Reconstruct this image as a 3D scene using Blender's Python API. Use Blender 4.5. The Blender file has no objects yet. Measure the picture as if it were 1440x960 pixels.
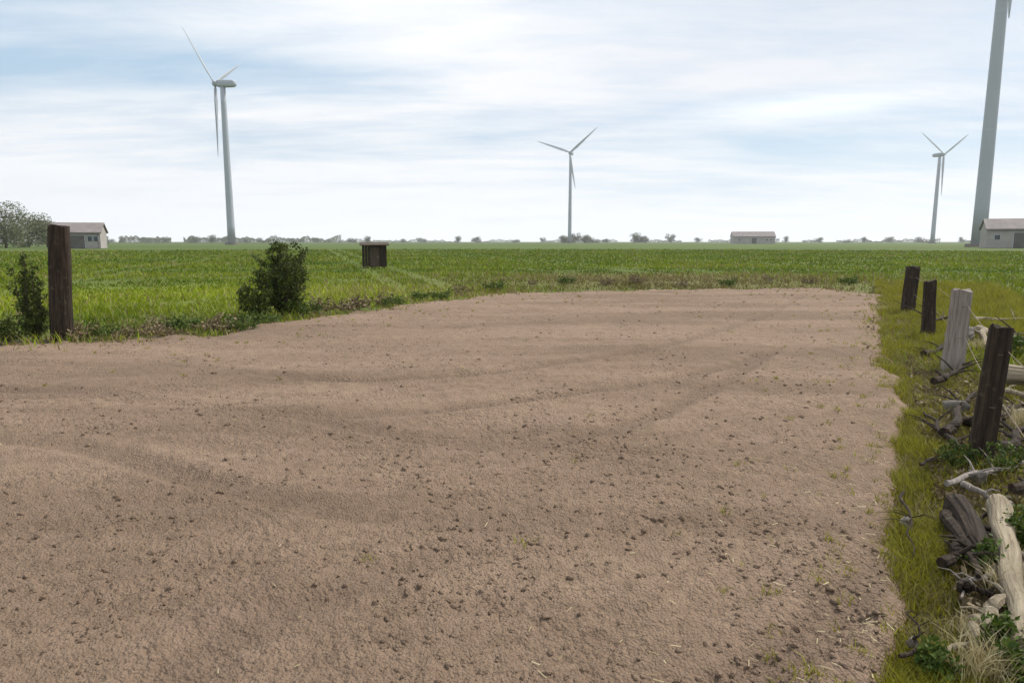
import bpy, bmesh, math, random
import numpy as np
from mathutils import Vector, Matrix, noise
R = math.radians
random.seed(7); rng = np.random.default_rng(7)
scene = bpy.context.scene
C = scene.collection

# ------------------------------------------------------------------ camera
H = 1.65; PITCH = R(8.3)
cam_d = bpy.data.cameras.new('camera'); cam = bpy.data.objects.new('camera', cam_d); C.objects.link(cam)
cam.location = (0, 0, H); cam.rotation_euler = (R(90) - PITCH, 0, 0)
cam_d.sensor_width = 36; cam_d.lens = 24; cam_d.clip_start = 0.05; cam_d.clip_end = 20000
scene.camera = cam

# ------------------------------------------------------------------ sky and sun
SUN_AZ, SUN_EL = 62, 50          # azimuth east of the view direction (+Y), elevation
w = bpy.data.worlds.new('World'); scene.world = w; w.use_nodes = True
nt = w.node_tree; nt.nodes.clear()
def N(t, kind, **kw):
    n = t.nodes.new(kind)
    for k, v in kw.items():
        if k in n.inputs: n.inputs[k].default_value = v
        else: setattr(n, k, v)
    return n
def L(t, a, b): t.links.new(a, b)
def math_node(t, op, a, b=None, clamp=False):
    n = t.nodes.new('ShaderNodeMath'); n.operation = op; n.use_clamp = clamp
    for i, v in enumerate((a, b)):
        if v is None: continue
        if isinstance(v, (int, float)): n.inputs[i].default_value = v
        else: t.links.new(v, n.inputs[i])
    return n.outputs[0]
def mix(t, f, a, b, bt='MIX'):
    n = t.nodes.new('ShaderNodeMix'); n.data_type = 'RGBA'; n.blend_type = bt
    for s, v in ((n.inputs[0], f), (n.inputs[6], a), (n.inputs[7], b)):
        if isinstance(v, (int, float)): s.default_value = v
        elif isinstance(v, tuple): s.default_value = (*v, 1) if len(v) == 3 else v
        else: t.links.new(v, s)
    return n.outputs[2]
def ramp(t, src, stops, interp='LINEAR'):
    n = t.nodes.new('ShaderNodeValToRGB'); cr = n.color_ramp; cr.interpolation = interp
    while len(cr.elements) < len(stops): cr.elements.new(0.5)
    for e, (p, c) in zip(cr.elements, stops):
        e.position = p; e.color = (*c, 1) if isinstance(c, tuple) else (c, c, c, 1)
    t.links.new(src, n.inputs[0]); return n.outputs[0]
sky = N(nt, 'ShaderNodeTexSky', sky_type='NISHITA', sun_disc=False, sun_elevation=R(SUN_EL), sun_rotation=R(SUN_AZ), air_density=1.0, dust_density=1.5)
tc = N(nt, 'ShaderNodeTexCoord'); sep = N(nt, 'ShaderNodeSeparateXYZ'); L(nt, tc.outputs['Generated'], sep.inputs[0])
X, Y, Z = sep.outputs
az = math_node(nt, 'ARCTAN2', X, Y)                                  # radians, 0 = view direction
# cloud layer projected on a plane overhead, so it flattens towards the horizon
zc = math_node(nt, 'MAXIMUM', math_node(nt, 'ADD', Z, 0.10), 0.03)
cmb = N(nt, 'ShaderNodeCombineXYZ'); L(nt, math_node(nt, 'DIVIDE', X, zc), cmb.inputs[0]); L(nt, math_node(nt, 'DIVIDE', Y, zc), cmb.inputs[1])
mp = N(nt, 'ShaderNodeMapping'); L(nt, cmb.outputs[0], mp.inputs[0]); mp.inputs['Rotation'].default_value = (0, 0, R(-12)); mp.inputs['Scale'].default_value = (0.42, 1.0, 1); mp.inputs['Location'].default_value = (3.1, 1.7, 0)
n1 = N(nt, 'ShaderNodeTexNoise', Scale=0.9, Detail=9.0, Roughness=0.55, Distortion=0.35); L(nt, mp.outputs[0], n1.inputs['Vector'])
n2 = N(nt, 'ShaderNodeTexNoise', Scale=2.6, Detail=8.0, Roughness=0.6, Distortion=0.2); L(nt, mp.outputs[0], n2.inputs['Vector'])
def bump2(ca, ce, wa, we, amp):                                      # soft patch of sky at an azimuth and elevation (radians)
    a = math_node(nt, 'DIVIDE', math_node(nt, 'SUBTRACT', az, ca), wa)
    e = math_node(nt, 'DIVIDE', math_node(nt, 'SUBTRACT', Z, ce), we)
    q = math_node(nt, 'ADD', math_node(nt, 'MULTIPLY', a, a), math_node(nt, 'MULTIPLY', e, e))
    return math_node(nt, 'MULTIPLY', math_node(nt, 'EXPONENT', math_node(nt, 'MULTIPLY', q, -1)), amp)
cover = math_node(nt, 'ADD', math_node(nt, 'MULTIPLY', n1.outputs[0], 1.4), math_node(nt, 'MULTIPLY', n2.outputs[0], 0.45))
for p in ((-0.32, 0.215, 0.22, 0.03, -0.34), (-0.62, 0.17, 0.22, 0.045, -0.22), (-0.10, 0.17, 0.22, 0.03, -0.16), (0.42, 0.10, 0.3, 0.05, -0.25),
          (-0.62, 0.35, 0.10, 0.05, -0.25), (-0.15, 0.32, 0.25, 0.09, 0.35), (-0.3, 0.05, 0.5, 0.06, 0.30)):
    cover = math_node(nt, 'ADD', cover, bump2(*p))
cmask = ramp(nt, math_node(nt, 'MULTIPLY', cover, 0.5), [(0.30, 0.15), (0.42, 0.62), (0.55, 1.0)])
bright = ramp(nt, n2.outputs[0], [(0.32, (9.2, 9.7, 10.5)), (0.56, (10.9, 11.0, 11.2))])
grey = math_node(nt, 'ADD', bump2(0.42, 0.30, 0.42, 0.14, 0.55), 0.0, True)
bright = mix(nt, grey, bright, (7.3, 7.9, 9.0))
wh = math_node(nt, 'ADD', bump2(0.40, 0.170, 0.11, 0.014, 1.3), bump2(-0.15, 0.33, 0.25, 0.10, 0.3), True)
bright = mix(nt, wh, bright, (12.8, 12.8, 12.8))
hz = ramp(nt, Z, [(0.0, 1.0), (0.05, 0.6), (0.14, 0.0)])
col = mix(nt, cmask, mix(nt, 0.55, sky.outputs[0], (5.9, 8.9, 11.6)), bright)
col = mix(nt, math_node(nt, 'MULTIPLY', hz, 0.9), col, (11.9, 12.3, 12.6))
bg = N(nt, 'ShaderNodeBackground', Strength=0.094); L(nt, col, bg.inputs[0])
wo = N(nt, 'ShaderNodeOutputWorld'); L(nt, bg.outputs[0], wo.inputs[0])

sd = bpy.data.lights.new('sun', 'SUN'); sd.energy = 4.3; sd.angle = R(1.0); sd.color = (1, 0.95, 0.87)
sun = bpy.data.objects.new('sun', sd); C.objects.link(sun)
dirv = Vector((math.sin(R(SUN_AZ)) * math.cos(R(SUN_EL)), math.cos(R(SUN_AZ)) * math.cos(R(SUN_EL)), math.sin(R(SUN_EL))))
sun.rotation_euler = dirv.to_track_quat('Z', 'Y').to_euler()
vs = scene.view_settings; vs.view_transform = 'Standard'; vs.look = 'None'; vs.gamma = 1; vs.use_curve_mapping = False; vs.exposure = 0.0
scene.cycles.volume_bounces = 0; scene.cycles.max_bounces = 6

# ------------------------------------------------------------------ helpers
def tag(o, label=None, cat=None, group=None, kind=None):
    if label: o['label'] = label
    if cat: o['category'] = cat
    if group: o['group'] = group
    if kind: o['kind'] = kind
    return o
def empty(name, loc=(0, 0, 0), rz=0):
    o = bpy.data.objects.new(name, None); C.objects.link(o); o.location = loc; o.rotation_euler = (0, 0, rz); o.empty_display_size = 0.2
    return o
def obj(name, data, m, parent=None, smooth=False):
    """data: bmesh or (verts, faces[, uv-less colour attr])"""
    me = bpy.data.meshes.new(name)
    if isinstance(data, bmesh.types.BMesh):
        data.to_mesh(me); data.free()
    else: me.from_pydata(*data[:2]) if len(data) == 2 and False else me.from_pydata([tuple(v) for v in data[0]], [], [tuple(f) for f in data[1]])
    me.materials.append(m)
    if smooth: me.polygons.foreach_set('use_smooth', [True] * len(me.polygons))
    me.update()
    o = bpy.data.objects.new(name, me); C.objects.link(o)
    if parent: o.parent = parent
    return o
def np_obj(name, V, F, m, parent=None, attr=None, smooth=False):
    """V (n,3), F (k,3|4) numpy; attr = per-vertex float"""
    me = bpy.data.meshes.new(name); n, k = len(V), len(F); q = F.shape[1]
    me.vertices.add(n); me.vertices.foreach_set('co', np.asarray(V, np.float32).ravel())
    me.loops.add(k * q); me.loops.foreach_set('vertex_index', np.asarray(F, np.int32).ravel())
    me.polygons.add(k); me.polygons.foreach_set('loop_start', np.arange(0, k * q, q, dtype=np.int32)); me.polygons.foreach_set('loop_total', np.full(k, q, np.int32))
    if smooth: me.polygons.foreach_set('use_smooth', np.ones(k, bool))
    me.update(calc_edges=True)
    if attr is not None:
        a = me.attributes.new('var', 'FLOAT', 'POINT'); a.data.foreach_set('value', np.asarray(attr, np.float32))
    me.materials.append(m); me.validate()
    o = bpy.data.objects.new(name, me); C.objects.link(o)
    if parent: o.parent = parent
    return o
def copy_tree(o, parent=None):
    c = o.copy(); C.objects.link(c); c.parent = parent
    for ch in list(o.children): copy_tree(ch, c)
    return c
def px(x, y, z=0.0):
    """the ground point that the photograph (1440x960) shows at a pixel"""
    cx, cy = x - 720, 480 - y
    f = 960 * math.cos(PITCH) + cy * math.sin(PITCH); u = cy * math.cos(PITCH) - 960 * math.sin(PITCH)
    t = (z - H) / u
    return Vector((cx * t, f * t, z))
ED = Vector((math.sin(R(27.96)), math.cos(R(27.96)), 0)); EN = Vector((ED.y, -ED.x, 0))     # along / right of the field edge
def rs(r, s, z=0.0): return EN * r + ED * s + Vector((0, 0, z))
def mat(name, base, rough=0.85, spec=0.3):
    m = bpy.data.materials.new(name); m.use_nodes = True; t = m.node_tree; b = t.nodes['Principled BSDF']
    b.inputs['Roughness'].default_value = rough; b.inputs['Specular IOR Level'].default_value = spec
    if isinstance(base, tuple): b.inputs['Base Color'].default_value = (*base, 1)
    return m, t, b
def bumpy(t, b, h, strength=0.4, dist=0.02):
    n = t.nodes.new('ShaderNodeBump'); n.inputs['Strength'].default_value = strength; n.inputs['Distance'].default_value = dist
    t.links.new(h, n.inputs['Height']); t.links.new(n.outputs[0], b.inputs['Normal'])
def noise_n(t, scale, detail=6, rough=0.6, vec=None, dist=0.0):
    n = t.nodes.new('ShaderNodeTexNoise'); n.inputs['Scale'].default_value = scale; n.inputs['Detail'].default_value = detail
    n.inputs['Roughness'].default_value = rough; n.inputs['Distortion'].default_value = dist
    if vec is None:
        c = t.nodes.new('ShaderNodeTexCoord'); vec = c.outputs['Object']
    t.links.new(vec, n.inputs['Vector']); return n.outputs[0]
def mapped(t, scale=(1, 1, 1), rot=(0, 0, 0)):
    c = t.nodes.new('ShaderNodeTexCoord'); m = t.nodes.new('ShaderNodeMapping'); m.inputs['Scale'].default_value = scale; m.inputs['Rotation'].default_value = rot
    t.links.new(c.outputs['Object'], m.inputs[0]); return m.outputs[0]

# ------------------------------------------------------------------ materials
def soil_mat():
    m, t, b = mat('dry_soil', None, 0.95, 0.15)
    a = noise_n(t, 0.35, 6, 0.6, mapped(t, (0.35, 1.6, 1), (0, 0, R(6)))); c = noise_n(t, 9, 8, 0.7); d = noise_n(t, 60, 6, 0.75); e = noise_n(t, 1.3, 5, .6)
    col = ramp(t, a, [(0.40, (0.240, 0.166, 0.115)), (0.58, (0.335, 0.237, 0.168))])
    col = mix(t, ramp(t, c, [(0.35, 0.45), (0.6, 0.0)]), col, (0.150, 0.103, 0.068))
    col = mix(t, ramp(t, d, [(0.55, 0.0), (0.78, 0.6)]), col, (0.42, 0.335, 0.25))
    col = mix(t, ramp(t, e, [(0.52, 0.0), (0.75, 0.35)]), col, (0.30, 0.205, 0.16))
    at = t.nodes.new('ShaderNodeAttribute'); at.attribute_name = 'var'
    col = mix(t, math_node(t, 'MULTIPLY', at.outputs['Fac'], 0.5), col, (0.170, 0.118, 0.084))
    g2 = noise_n(t, 130, 4, 0.7); col = mix(t, ramp(t, g2, [(0.60, 0.0), (0.72, 0.55)]), col, (0.36, 0.285, 0.21)); col = mix(t, ramp(t, g2, [(0.28, 0.6), (0.38, 0.0)]), col, (0.12, 0.09, 0.07))
    L(t, col, b.inputs['Base Color'])
    def vor(sc):
        n = t.nodes.new('ShaderNodeTexVoronoi'); n.inputs['Scale'].default_value = sc; n.inputs['Randomness'].default_value = 1
        cc = t.nodes.new('ShaderNodeTexCoord'); w1 = t.nodes.new('ShaderNodeTexNoise'); w1.inputs['Scale'].default_value = sc * .8; t.links.new(cc.outputs['Object'], w1.inputs['Vector'])
        vm = t.nodes.new('ShaderNodeVectorMath'); vm.operation = 'MULTIPLY_ADD'; t.links.new(w1.outputs['Color'], vm.inputs[0]); vm.inputs[1].default_value = (.6 / sc,) * 3; t.links.new(cc.outputs['Object'], vm.inputs[2]); t.links.new(vm.outputs[0], n.inputs['Vector'])
        return n.outputs['Distance']
    patchy = ramp(t, noise_n(t, 1.1, 4, .6), [(.42, 0.15), (.6, 1.0)])
    hgt_ = math_node(t, 'ADD', math_node(t, 'MULTIPLY', math_node(t, 'MULTIPLY', vor(28), patchy), -.9), math_node(t, 'ADD', math_node(t, 'MULTIPLY', vor(75), -.45), math_node(t, 'MULTIPLY', d, .5)))
    bumpy(t, b, hgt_, 1.0, 0.035)
    return m
def grass_ground_mat():
    m, t, b = mat('meadow', None, 0.9, 0.2)
    c = t.nodes.new('ShaderNodeTexCoord'); sp = t.nodes.new('ShaderNodeSeparateXYZ'); L(t, c.outputs['Object'], sp.inputs[0])
    far = math_node(t, 'DIVIDE', sp.outputs[1], 400.0, True)
    a = noise_n(t, 0.05, 6, 0.6, mapped(t, (0.25, 1, 1))); n3 = noise_n(t, 0.8, 7, 0.7); n4 = noise_n(t, 14, 6, 0.75)
    col = ramp(t, a, [(0.35, (0.065, 0.095, 0.008)), (0.52, (0.095, 0.125, 0.014)), (0.68, (0.15, 0.165, 0.03))])
    near = math_node(t, 'SUBTRACT', 1.0, math_node(t, 'DIVIDE', sp.outputs[1], 38.0, True), True)
    col = mix(t, math_node(t, 'MULTIPLY', ramp(t, n3, [(0.40, 0.0), (0.62, 0.9)]), math_node(t, 'MULTIPLY', near, 1.1, True)), col, (0.17, 0.12, 0.075))
    def patch(cx, cy, wx, wy):
        q = math_node(t, 'ADD', math_node(t, 'POWER', math_node(t, 'DIVIDE', math_node(t, 'ABSOLUTE', math_node(t, 'SUBTRACT', sp.outputs[0], cx)), wx), 2.0), math_node(t, 'POWER', math_node(t, 'DIVIDE', math_node(t, 'ABSOLUTE', math_node(t, 'SUBTRACT', sp.outputs[1], cy)), wy), 2.0))
        return math_node(t, 'EXPONENT', math_node(t, 'MULTIPLY', q, -1))
    col = mix(t, math_node(t, 'MULTIPLY', patch(6, 31, 9, 7), ramp(t, n3, [(0.3, 0.5), (0.6, 1.0)])), col, (0.16, 0.125, 0.05))
    col = mix(t, math_node(t, 'MULTIPLY', patch(-11, 24, 8, 5), 0.8), col, (0.21, 0.26, 0.025))
    col = mix(t, math_node(t, 'MULTIPLY', patch(4.5, 6, 4.5, 10), ramp(t, n3, [(0.3, 0.8), (0.6, 1.0)])), col, (0.095, 0.068, 0.035))
    col = mix(t, ramp(t, n4, [(0.4, 0.4), (0.65, 0.0)]), col, (0.06, 0.09, 0.008))
    bands = ramp(t, noise_n(t, 0.012, 4, 0.5, mapped(t, (0.12, 1, 1))), [(0.40, (0.050, 0.090, 0.012)), (0.5, (0.085, 0.122, 0.020)), (0.62, (0.078, 0.090, 0.020))])
    col = mix(t, ramp(t, far, [(0.20, 0.0), (0.35, 1.0)]), col, bands)
    L(t, col, b.inputs['Base Color']); bumpy(t, b, n4, 0.8, 0.05)
    return m
def leaf_mat(name, dark, light, trans=0.25):
    m, t, b = mat(name, None, 0.6, 0.25)
    a = t.nodes.new('ShaderNodeAttribute'); a.attribute_name = 'var'
    n = noise_n(t, 1.2, 3, 0.5)
    f = math_node(t, 'ADD', math_node(t, 'MULTIPLY', a.outputs['Fac'], 0.7), math_node(t, 'MULTIPLY', n, 0.35))
    col = ramp(t, f, [(0.15, dark), (0.85, light)]); L(t, col, b.inputs['Base Color'])
    tr = t.nodes.new('ShaderNodeBsdfTranslucent'); L(t, col, tr.inputs[0])
    ms = t.nodes.new('ShaderNodeMixShader'); ms.inputs[0].default_value = trans
    L(t, b.outputs[0], ms.inputs[1]); L(t, tr.outputs[0], ms.inputs[2]); L(t, ms.outputs[0], t.nodes['Material Output'].inputs[0])
    return m
def wood_mat(name, c1, c2, c3):
    m, t, b = mat(name, None, 0.85, 0.2)
    v = mapped(t, (14, 14, 0.9)); a = noise_n(t, 2.2, 8, 0.7, v, 0.4); n = noise_n(t, 3.0, 5, 0.6)
    col = ramp(t, a, [(0.3, c1), (0.5, c2), (0.72, c3)])
    col = mix(t, ramp(t, n, [(0.45, 0.0), (0.7, 0.45)]), col, tuple(x * 0.55 for x in c2))
    lich = noise_n(t, 11, 7, 0.7); col = mix(t, ramp(t, lich, [(0.58, 0.0), (0.66, 0.55)]), col, tuple(.5 * x + y for x, y in zip(c3, (.07, .075, .045))))
    L(t, col, b.inputs['Base Color']); bumpy(t, b, mix(t, .3, a, lich), 1.0, 0.03)
    return m
def stone_mat(name, c1, c2):
    m, t, b = mat(name, None, 0.9, 0.25)
    a = noise_n(t, 7, 9, 0.7); n = noise_n(t, 30, 6, 0.7)
    col = mix(t, ramp(t, n, [(0.5, 0.0), (0.68, 0.5)]), ramp(t, a, [(0.35, c1), (0.65, c2)]), tuple(x * 0.6 for x in c1))
    L(t, col, b.inputs['Base Color']); bumpy(t, b, a, 0.8, 0.03)
    return m
def flat_mat(name, c, rough=0.5, var=0.12, scale=0.6):
    m, t, b = mat(name, None, rough, 0.4)
    a = noise_n(t, scale, 6, 0.6)
    L(t, ramp(t, a, [(0.35, tuple(x * (1 - var) for x in c)), (0.65, tuple(min(1, x * (1 + var * .5)) for x in c))]), b.inputs['Base Color'])
    return m
M = dict(deadleaf=leaf_mat('dead_leaf', (0.07, 0.048, 0.025), (0.24, 0.18, 0.10), 0.1), soil=soil_mat(), meadow=grass_ground_mat(),
    blade=leaf_mat('grass_blade', (0.13, 0.120, 0.008), (0.34, 0.33, 0.03), 0.3),
    far_blade=leaf_mat('meadow_blade', (0.065, 0.118, 0.003), (0.33, 0.38, 0.014), 0.3),
    dry_blade=leaf_mat('dry_meadow_blade', (0.12, 0.10, 0.032), (0.32, 0.26, 0.11), 0.25),
    straw=leaf_mat('straw', (0.30, 0.24, 0.11), (0.62, 0.54, 0.33), 0.2),
    leaf=leaf_mat('bush_leaf', (0.018, 0.034, 0.005), (0.095, 0.125, 0.018), 0.2),
    weed=leaf_mat('weed_leaf', (0.03, 0.06, 0.008), (0.10, 0.14, 0.02), 0.2),
    crown=leaf_mat('tree_leaf', (0.09, 0.10, 0.055), (0.20, 0.21, 0.11), 0.2),
    bark=wood_mat('bark', (0.035, 0.025, 0.018), (0.08, 0.06, 0.045), (0.14, 0.11, 0.085)),
    dark_wood=wood_mat('dark_wood', (0.014, 0.010, 0.008), (0.040, 0.028, 0.020), (0.095, 0.068, 0.048)),
    grey_wood=wood_mat('grey_wood', (0.14, 0.12, 0.10), (0.29, 0.25, 0.22), (0.42, 0.37, 0.32)),
    pale_wood=wood_mat('pale_wood', (0.12, 0.092, 0.06), (0.30, 0.245, 0.17), (0.44, 0.375, 0.275)),
    stone=stone_mat('stone', (0.11, 0.095, 0.08), (0.27, 0.24, 0.20)),
    steel=flat_mat('painted_steel', (0.37, 0.40, 0.45), 0.45, 0.06, 0.05),
    blade_paint=flat_mat('blade_paint', (0.42, 0.45, 0.50), 0.4, 0.05, 0.05),
    wire=flat_mat('rusty_wire', (0.16, 0.11, 0.08), 0.6, 0.3, 5),
    wall=flat_mat('barn_wall', (0.36, 0.33, 0.31), 0.9, 0.15, 0.5), roof=flat_mat('barn_roof', (0.22, 0.19, 0.18), 0.8, 0.2, 0.5),
    door=flat_mat('barn_door', (0.12, 0.11, 0.10), 0.8, 0.2, 0.5), glass=flat_mat('window_glass', (0.04, 0.05, 0.06), 0.1, 0.05, 1))

# ------------------------------------------------------------------ ground
# one sheet to the horizon
gr = np.concatenate([np.linspace(0, 60, 61), np.geomspace(63, 9000, 60)])
ga = np.linspace(0, 2 * math.pi, 97)[:-1]
V = []; F = []
for r_ in gr:
    for a_ in ga:
        x_, y_ = r_ * math.sin(a_), r_ * math.cos(a_)
        V.append((x_, y_, -0.075 + (0.03 * noise.noise(Vector((x_ * .2, y_ * .2, 0))) if r_ < 60 else 0)))
n_ = len(ga)
for i in range(len(gr) - 1):
    for j in range(n_):
        F.append((i * n_ + j, i * n_ + (j + 1) % n_, (i + 1) * n_ + (j + 1) % n_, (i + 1) * n_ + j))
g = np_obj('ground', np.array(V), np.array(F)[:, ::-1], M['meadow'], smooth=True); tag(g, kind='structure')

# soil field: edge given by ground points
edge_px = [(-600, 500), (-300, 490), (0, 482), (150, 476), (300, 470), (390, 450), (520, 436), (600, 424), (720, 412), (900, 407), (1100, 405), (1215, 403)]
epts = [px(*p) for p in edge_px]
ea = np.array([math.atan2(p.x, p.y) for p in epts]); er = np.array([p.length for p in epts])
def field_sd(x, y, grow=0.0):
    """signed distance-like value, positive inside the tilled field"""
    n = 0.26 * noise.noise(Vector((x * .9, y * .9, 3))) + 0.16 * noise.noise(Vector((x * 3.5, y * 3.5, 8))) + .10 * noise.noise(Vector((x * 9, y * 9, 1)))
    r = x * EN.x + y * EN.y
    a = math.atan2(x, y); rr = math.hypot(x, y)
    far = np.interp(a, ea, er)
    a1, a2 = (0.115 + min(.055, .008 * rr) + grow * min(1, .12 * rr) - r) + min(.5, .04 + .05 * rr) * n, ((far + 2.5 * grow - rr) + 3.5 * n) * .4
    return min(a1, a2) - .5 * max(0, 1.8 - abs(a1 - a2)) * (rr > 14)
def soil_z(x, y):
    rr = math.hypot(x, y)
    v = Vector((x, y, 0))
    z = 0.030 * noise.noise(v * 0.8) + 0.016 * noise.noise(Vector((x * 1.2, y * 5.0, 1)))
    z += 0.018 * noise.noise(v * 4.1 + Vector((5, 5, 5)))
    if rr < 18:
        f = min(1, (18 - rr) / 10)
        c = noise.noise(v * 11 + Vector((1, 9, 2))); z += f * 0.016 * (abs(c) * 1.5)
        if rr < 9: z += 0.012 * abs(noise.noise(v * 24)) + 0.010 * noise.noise(v * 52 + Vector((3, 3, 3))) + (0.006 * noise.noise(v * 110) if rr < 4 else 0)
    return z - 0.034 * rut(x, y)[0]
def seg_d(p, a, b):
    ab = b - a; q = max(0, min(1, (p - a).dot(ab) / ab.length_squared)); return (p - a - ab * q).length
RUT = []
for pts in ([(-900, 575), (-400, 580), (0, 585), (220, 597), (440, 645), (650, 675), (880, 660), (1060, 590), (1160, 500), (1205, 420)],
            [(-900, 520), (-200, 522), (200, 535), (440, 560), (700, 545), (980, 500), (1120, 450), (1170, 415)],
            [(200, 1500), (500, 1020), (690, 900), (870, 830), (1030, 740), (1120, 650), (1190, 520), (1215, 430)]):
    g_ = [px(*p).to_2d() for p in pts]; sm = []
    for i in range(len(g_) - 1):
        p0, p1, p2, p3 = g_[max(i - 1, 0)], g_[i], g_[i + 1], g_[min(i + 2, len(g_) - 1)]
        for k in range(6):
            q = k / 6; sm.append(.5 * ((2 * p1) + (p2 - p0) * q + (2 * p0 - 5 * p1 + 4 * p2 - p3) * q * q + (3 * p1 - p0 - 3 * p2 + p3) * q ** 3))
    sm.append(g_[-1]); RUT.append(sm)
RS = [(np.array([[a.x, a.y] for a in r_[:-1]]), np.array([[b.x - a.x, b.y - a.y] for a, b in zip(r_, r_[1:])])) for r_ in RUT]
def rut(x, y):
    best = 9.0; s_best = 0
    for A, AB in RS:
        d = np.array([x, y]) - A; q = np.clip((d * AB).sum(1) / (AB * AB).sum(1), 0, 1); e = d - AB * q[:, None]; dd = np.hypot(e[:, 0], e[:, 1]); i = int(dd.argmin())
        if dd[i] < best: best = dd[i]; arc = i * .5 + 0; sx_, sy_ = A[i][0] + q[i] * AB[i][0], A[i][1] + q[i] * AB[i][1]; dirx, diry = AB[i]; nn_ = math.hypot(dirx, diry) or 1; al = (x * dirx + y * diry) / nn_
    w_ = abs(abs(best - 0.0) - .78)                       # two wheels, 1.56 m apart
    v = math.exp(-(w_ / .13) ** 4) - .45 * math.exp(-((w_ - .22) / .07) ** 2)
    k = .45 + .55 * min(1, max(0, .5 + 1.6 * noise.noise(Vector((x * .35, y * .35, 20)))))
    tread = .16 * math.sin(2 * math.pi * (al + .35 * abs(w_)) / .13) * math.exp(-(w_ / .13) ** 4) if math.hypot(x, y) < 9 else 0
    return (v + tread) * k, max(0, v) * k
rad = np.geomspace(0.9, 45, 560); ang = np.linspace(R(-80), R(42), 620)
V = np.zeros((len(rad) * len(ang), 3)); k = 0; RV = np.zeros(len(V)); GROW = .24
for r_ in rad:
    for a_ in ang:
        x_, y_ = r_ * math.sin(a_), r_ * math.cos(a_)
        s_ = field_sd(x_, y_, GROW)
        edge = min(1, max(0, s_ / (0.15 if r_ < 10 else 0.6)))
        z_ = (0.02 + soil_z(x_, y_)) * edge - (1 - edge) * 0.09 if s_ > -0.5 else -0.2
        V[k] = (x_, y_, z_); RV[k] = rut(x_, y_)[1] if s_ > -.5 else 0; k += 1
na = len(ang); idx = np.arange(len(rad) * na).reshape(len(rad), na)
F = np.stack([idx[:-1, :-1], idx[:-1, 1:], idx[1:, 1:], idx[1:, :-1]], -1).reshape(-1, 4)
keep = (V[F][:, :, 2] > -0.15).any(1); F = F[keep][:, ::-1]
used = np.unique(F); remap = -np.ones(len(V), int); remap[used] = np.arange(len(used))
f = np_obj('soil_field', V[used], remap[F], M['soil'], smooth=True, attr=RV[used]); tag(f, kind='structure')

# loose clods on the tilled soil, uncountable
def blob_template(seed, sub=1, rough=0.3):
    bm = bmesh.new(); bmesh.ops.create_icosphere(bm, subdivisions=sub, radius=1)
    for v in bm.verts: v.co *= 1 + rough * noise.noise(v.co * 1.7 + Vector((seed * 7.3, 0, 0))) * 2
    vs_ = np.array([v.co[:] for v in bm.verts]); fs_ = np.array([[v.index for v in f_.verts] for f_ in bm.faces]); bm.free(); return vs_, fs_
def chunk_template(seed, npts=11, sub=0, rough=0.0):
    r_ = np.random.default_rng(seed); bm = bmesh.new()
    for _ in range(npts):
        d = r_.normal(size=3); d /= np.linalg.norm(d); bm.verts.new(d * r_.uniform(.75, 1.05))
    res = bmesh.ops.convex_hull(bm, input=bm.verts[:]); bmesh.ops.delete(bm, geom=[v for v in bm.verts if not v.link_faces], context='VERTS')
    if sub:
        bmesh.ops.subdivide_edges(bm, edges=bm.edges[:], cuts=sub, use_grid_fill=True); bmesh.ops.triangulate(bm, faces=bm.faces[:])
        bmesh.ops.smooth_vert(bm, verts=bm.verts[:], factor=.5, use_axis_x=True, use_axis_y=True, use_axis_z=True)
        for v in bm.verts: v.co += v.co.normalized() * rough * (noise.noise(v.co * 2.5 + Vector((seed, 0, 0))) + .5 * noise.noise(v.co * 7 + Vector((0, seed, 0))))
    bm.verts.index_update(); vs_ = np.array([v.co[:] for v in bm.verts]); fs_ = np.array([[v.index for v in f_.verts] for f_ in bm.faces]); bm.free(); return vs_, fs_
temps = [chunk_template(i, 10 + i % 5) for i in range(14)]
VV, FF, off = [], [], 0; cnt = 0
CV = []
while cnt < 32000:
    r_ = 1.2 * (25 ** rng.random()); a_ = R(-75) + R(115) * rng.random()
    x_, y_ = r_ * math.sin(a_), r_ * math.cos(a_)
    if field_sd(x_, y_) < 0.03: continue
    if noise.noise(Vector((x_ * .7, y_ * .7, 4))) + 0.035 * max(0, 7 - r_) * (1 if x_ > -.6 else -.6) < rng.random() * .5 - .25: continue
    s_ = (0.0022 + 0.022 * rng.random() ** (6 if x_ < .3 * r_ or r_ > 6 else 4)) * (1 + 0.05 * r_)
    v_, f_ = temps[int(rng.integers(14))]
    ca, sa = math.cos(rng.random() * 6.3), math.sin(rng.random() * 6.3)
    sc = s_ * (0.7 + 0.6 * rng.random(3)); sc[2] *= .75
    v2 = v_ * sc; th = rng.random() * 6.28; c_, s2 = math.cos(th), math.sin(th)
    v2 = np.stack([v2[:, 0] * c_ - v2[:, 1] * s2, v2[:, 0] * s2 + v2[:, 1] * c_, v2[:, 2]], 1)
    VV.append(v2 + (x_, y_, 0.02 + soil_z(x_, y_) - sc[2] * .12)); FF.append(f_ + off); off += len(v_); cnt += 1; CV.append(np.full(len(v_), max(0, rng.random() * .8 - .6)))
cl = np_obj('soil_clods', np.concatenate(VV), np.concatenate(FF), M['soil'], attr=np.concatenate(CV)); tag(cl, kind='stuff')

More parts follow.
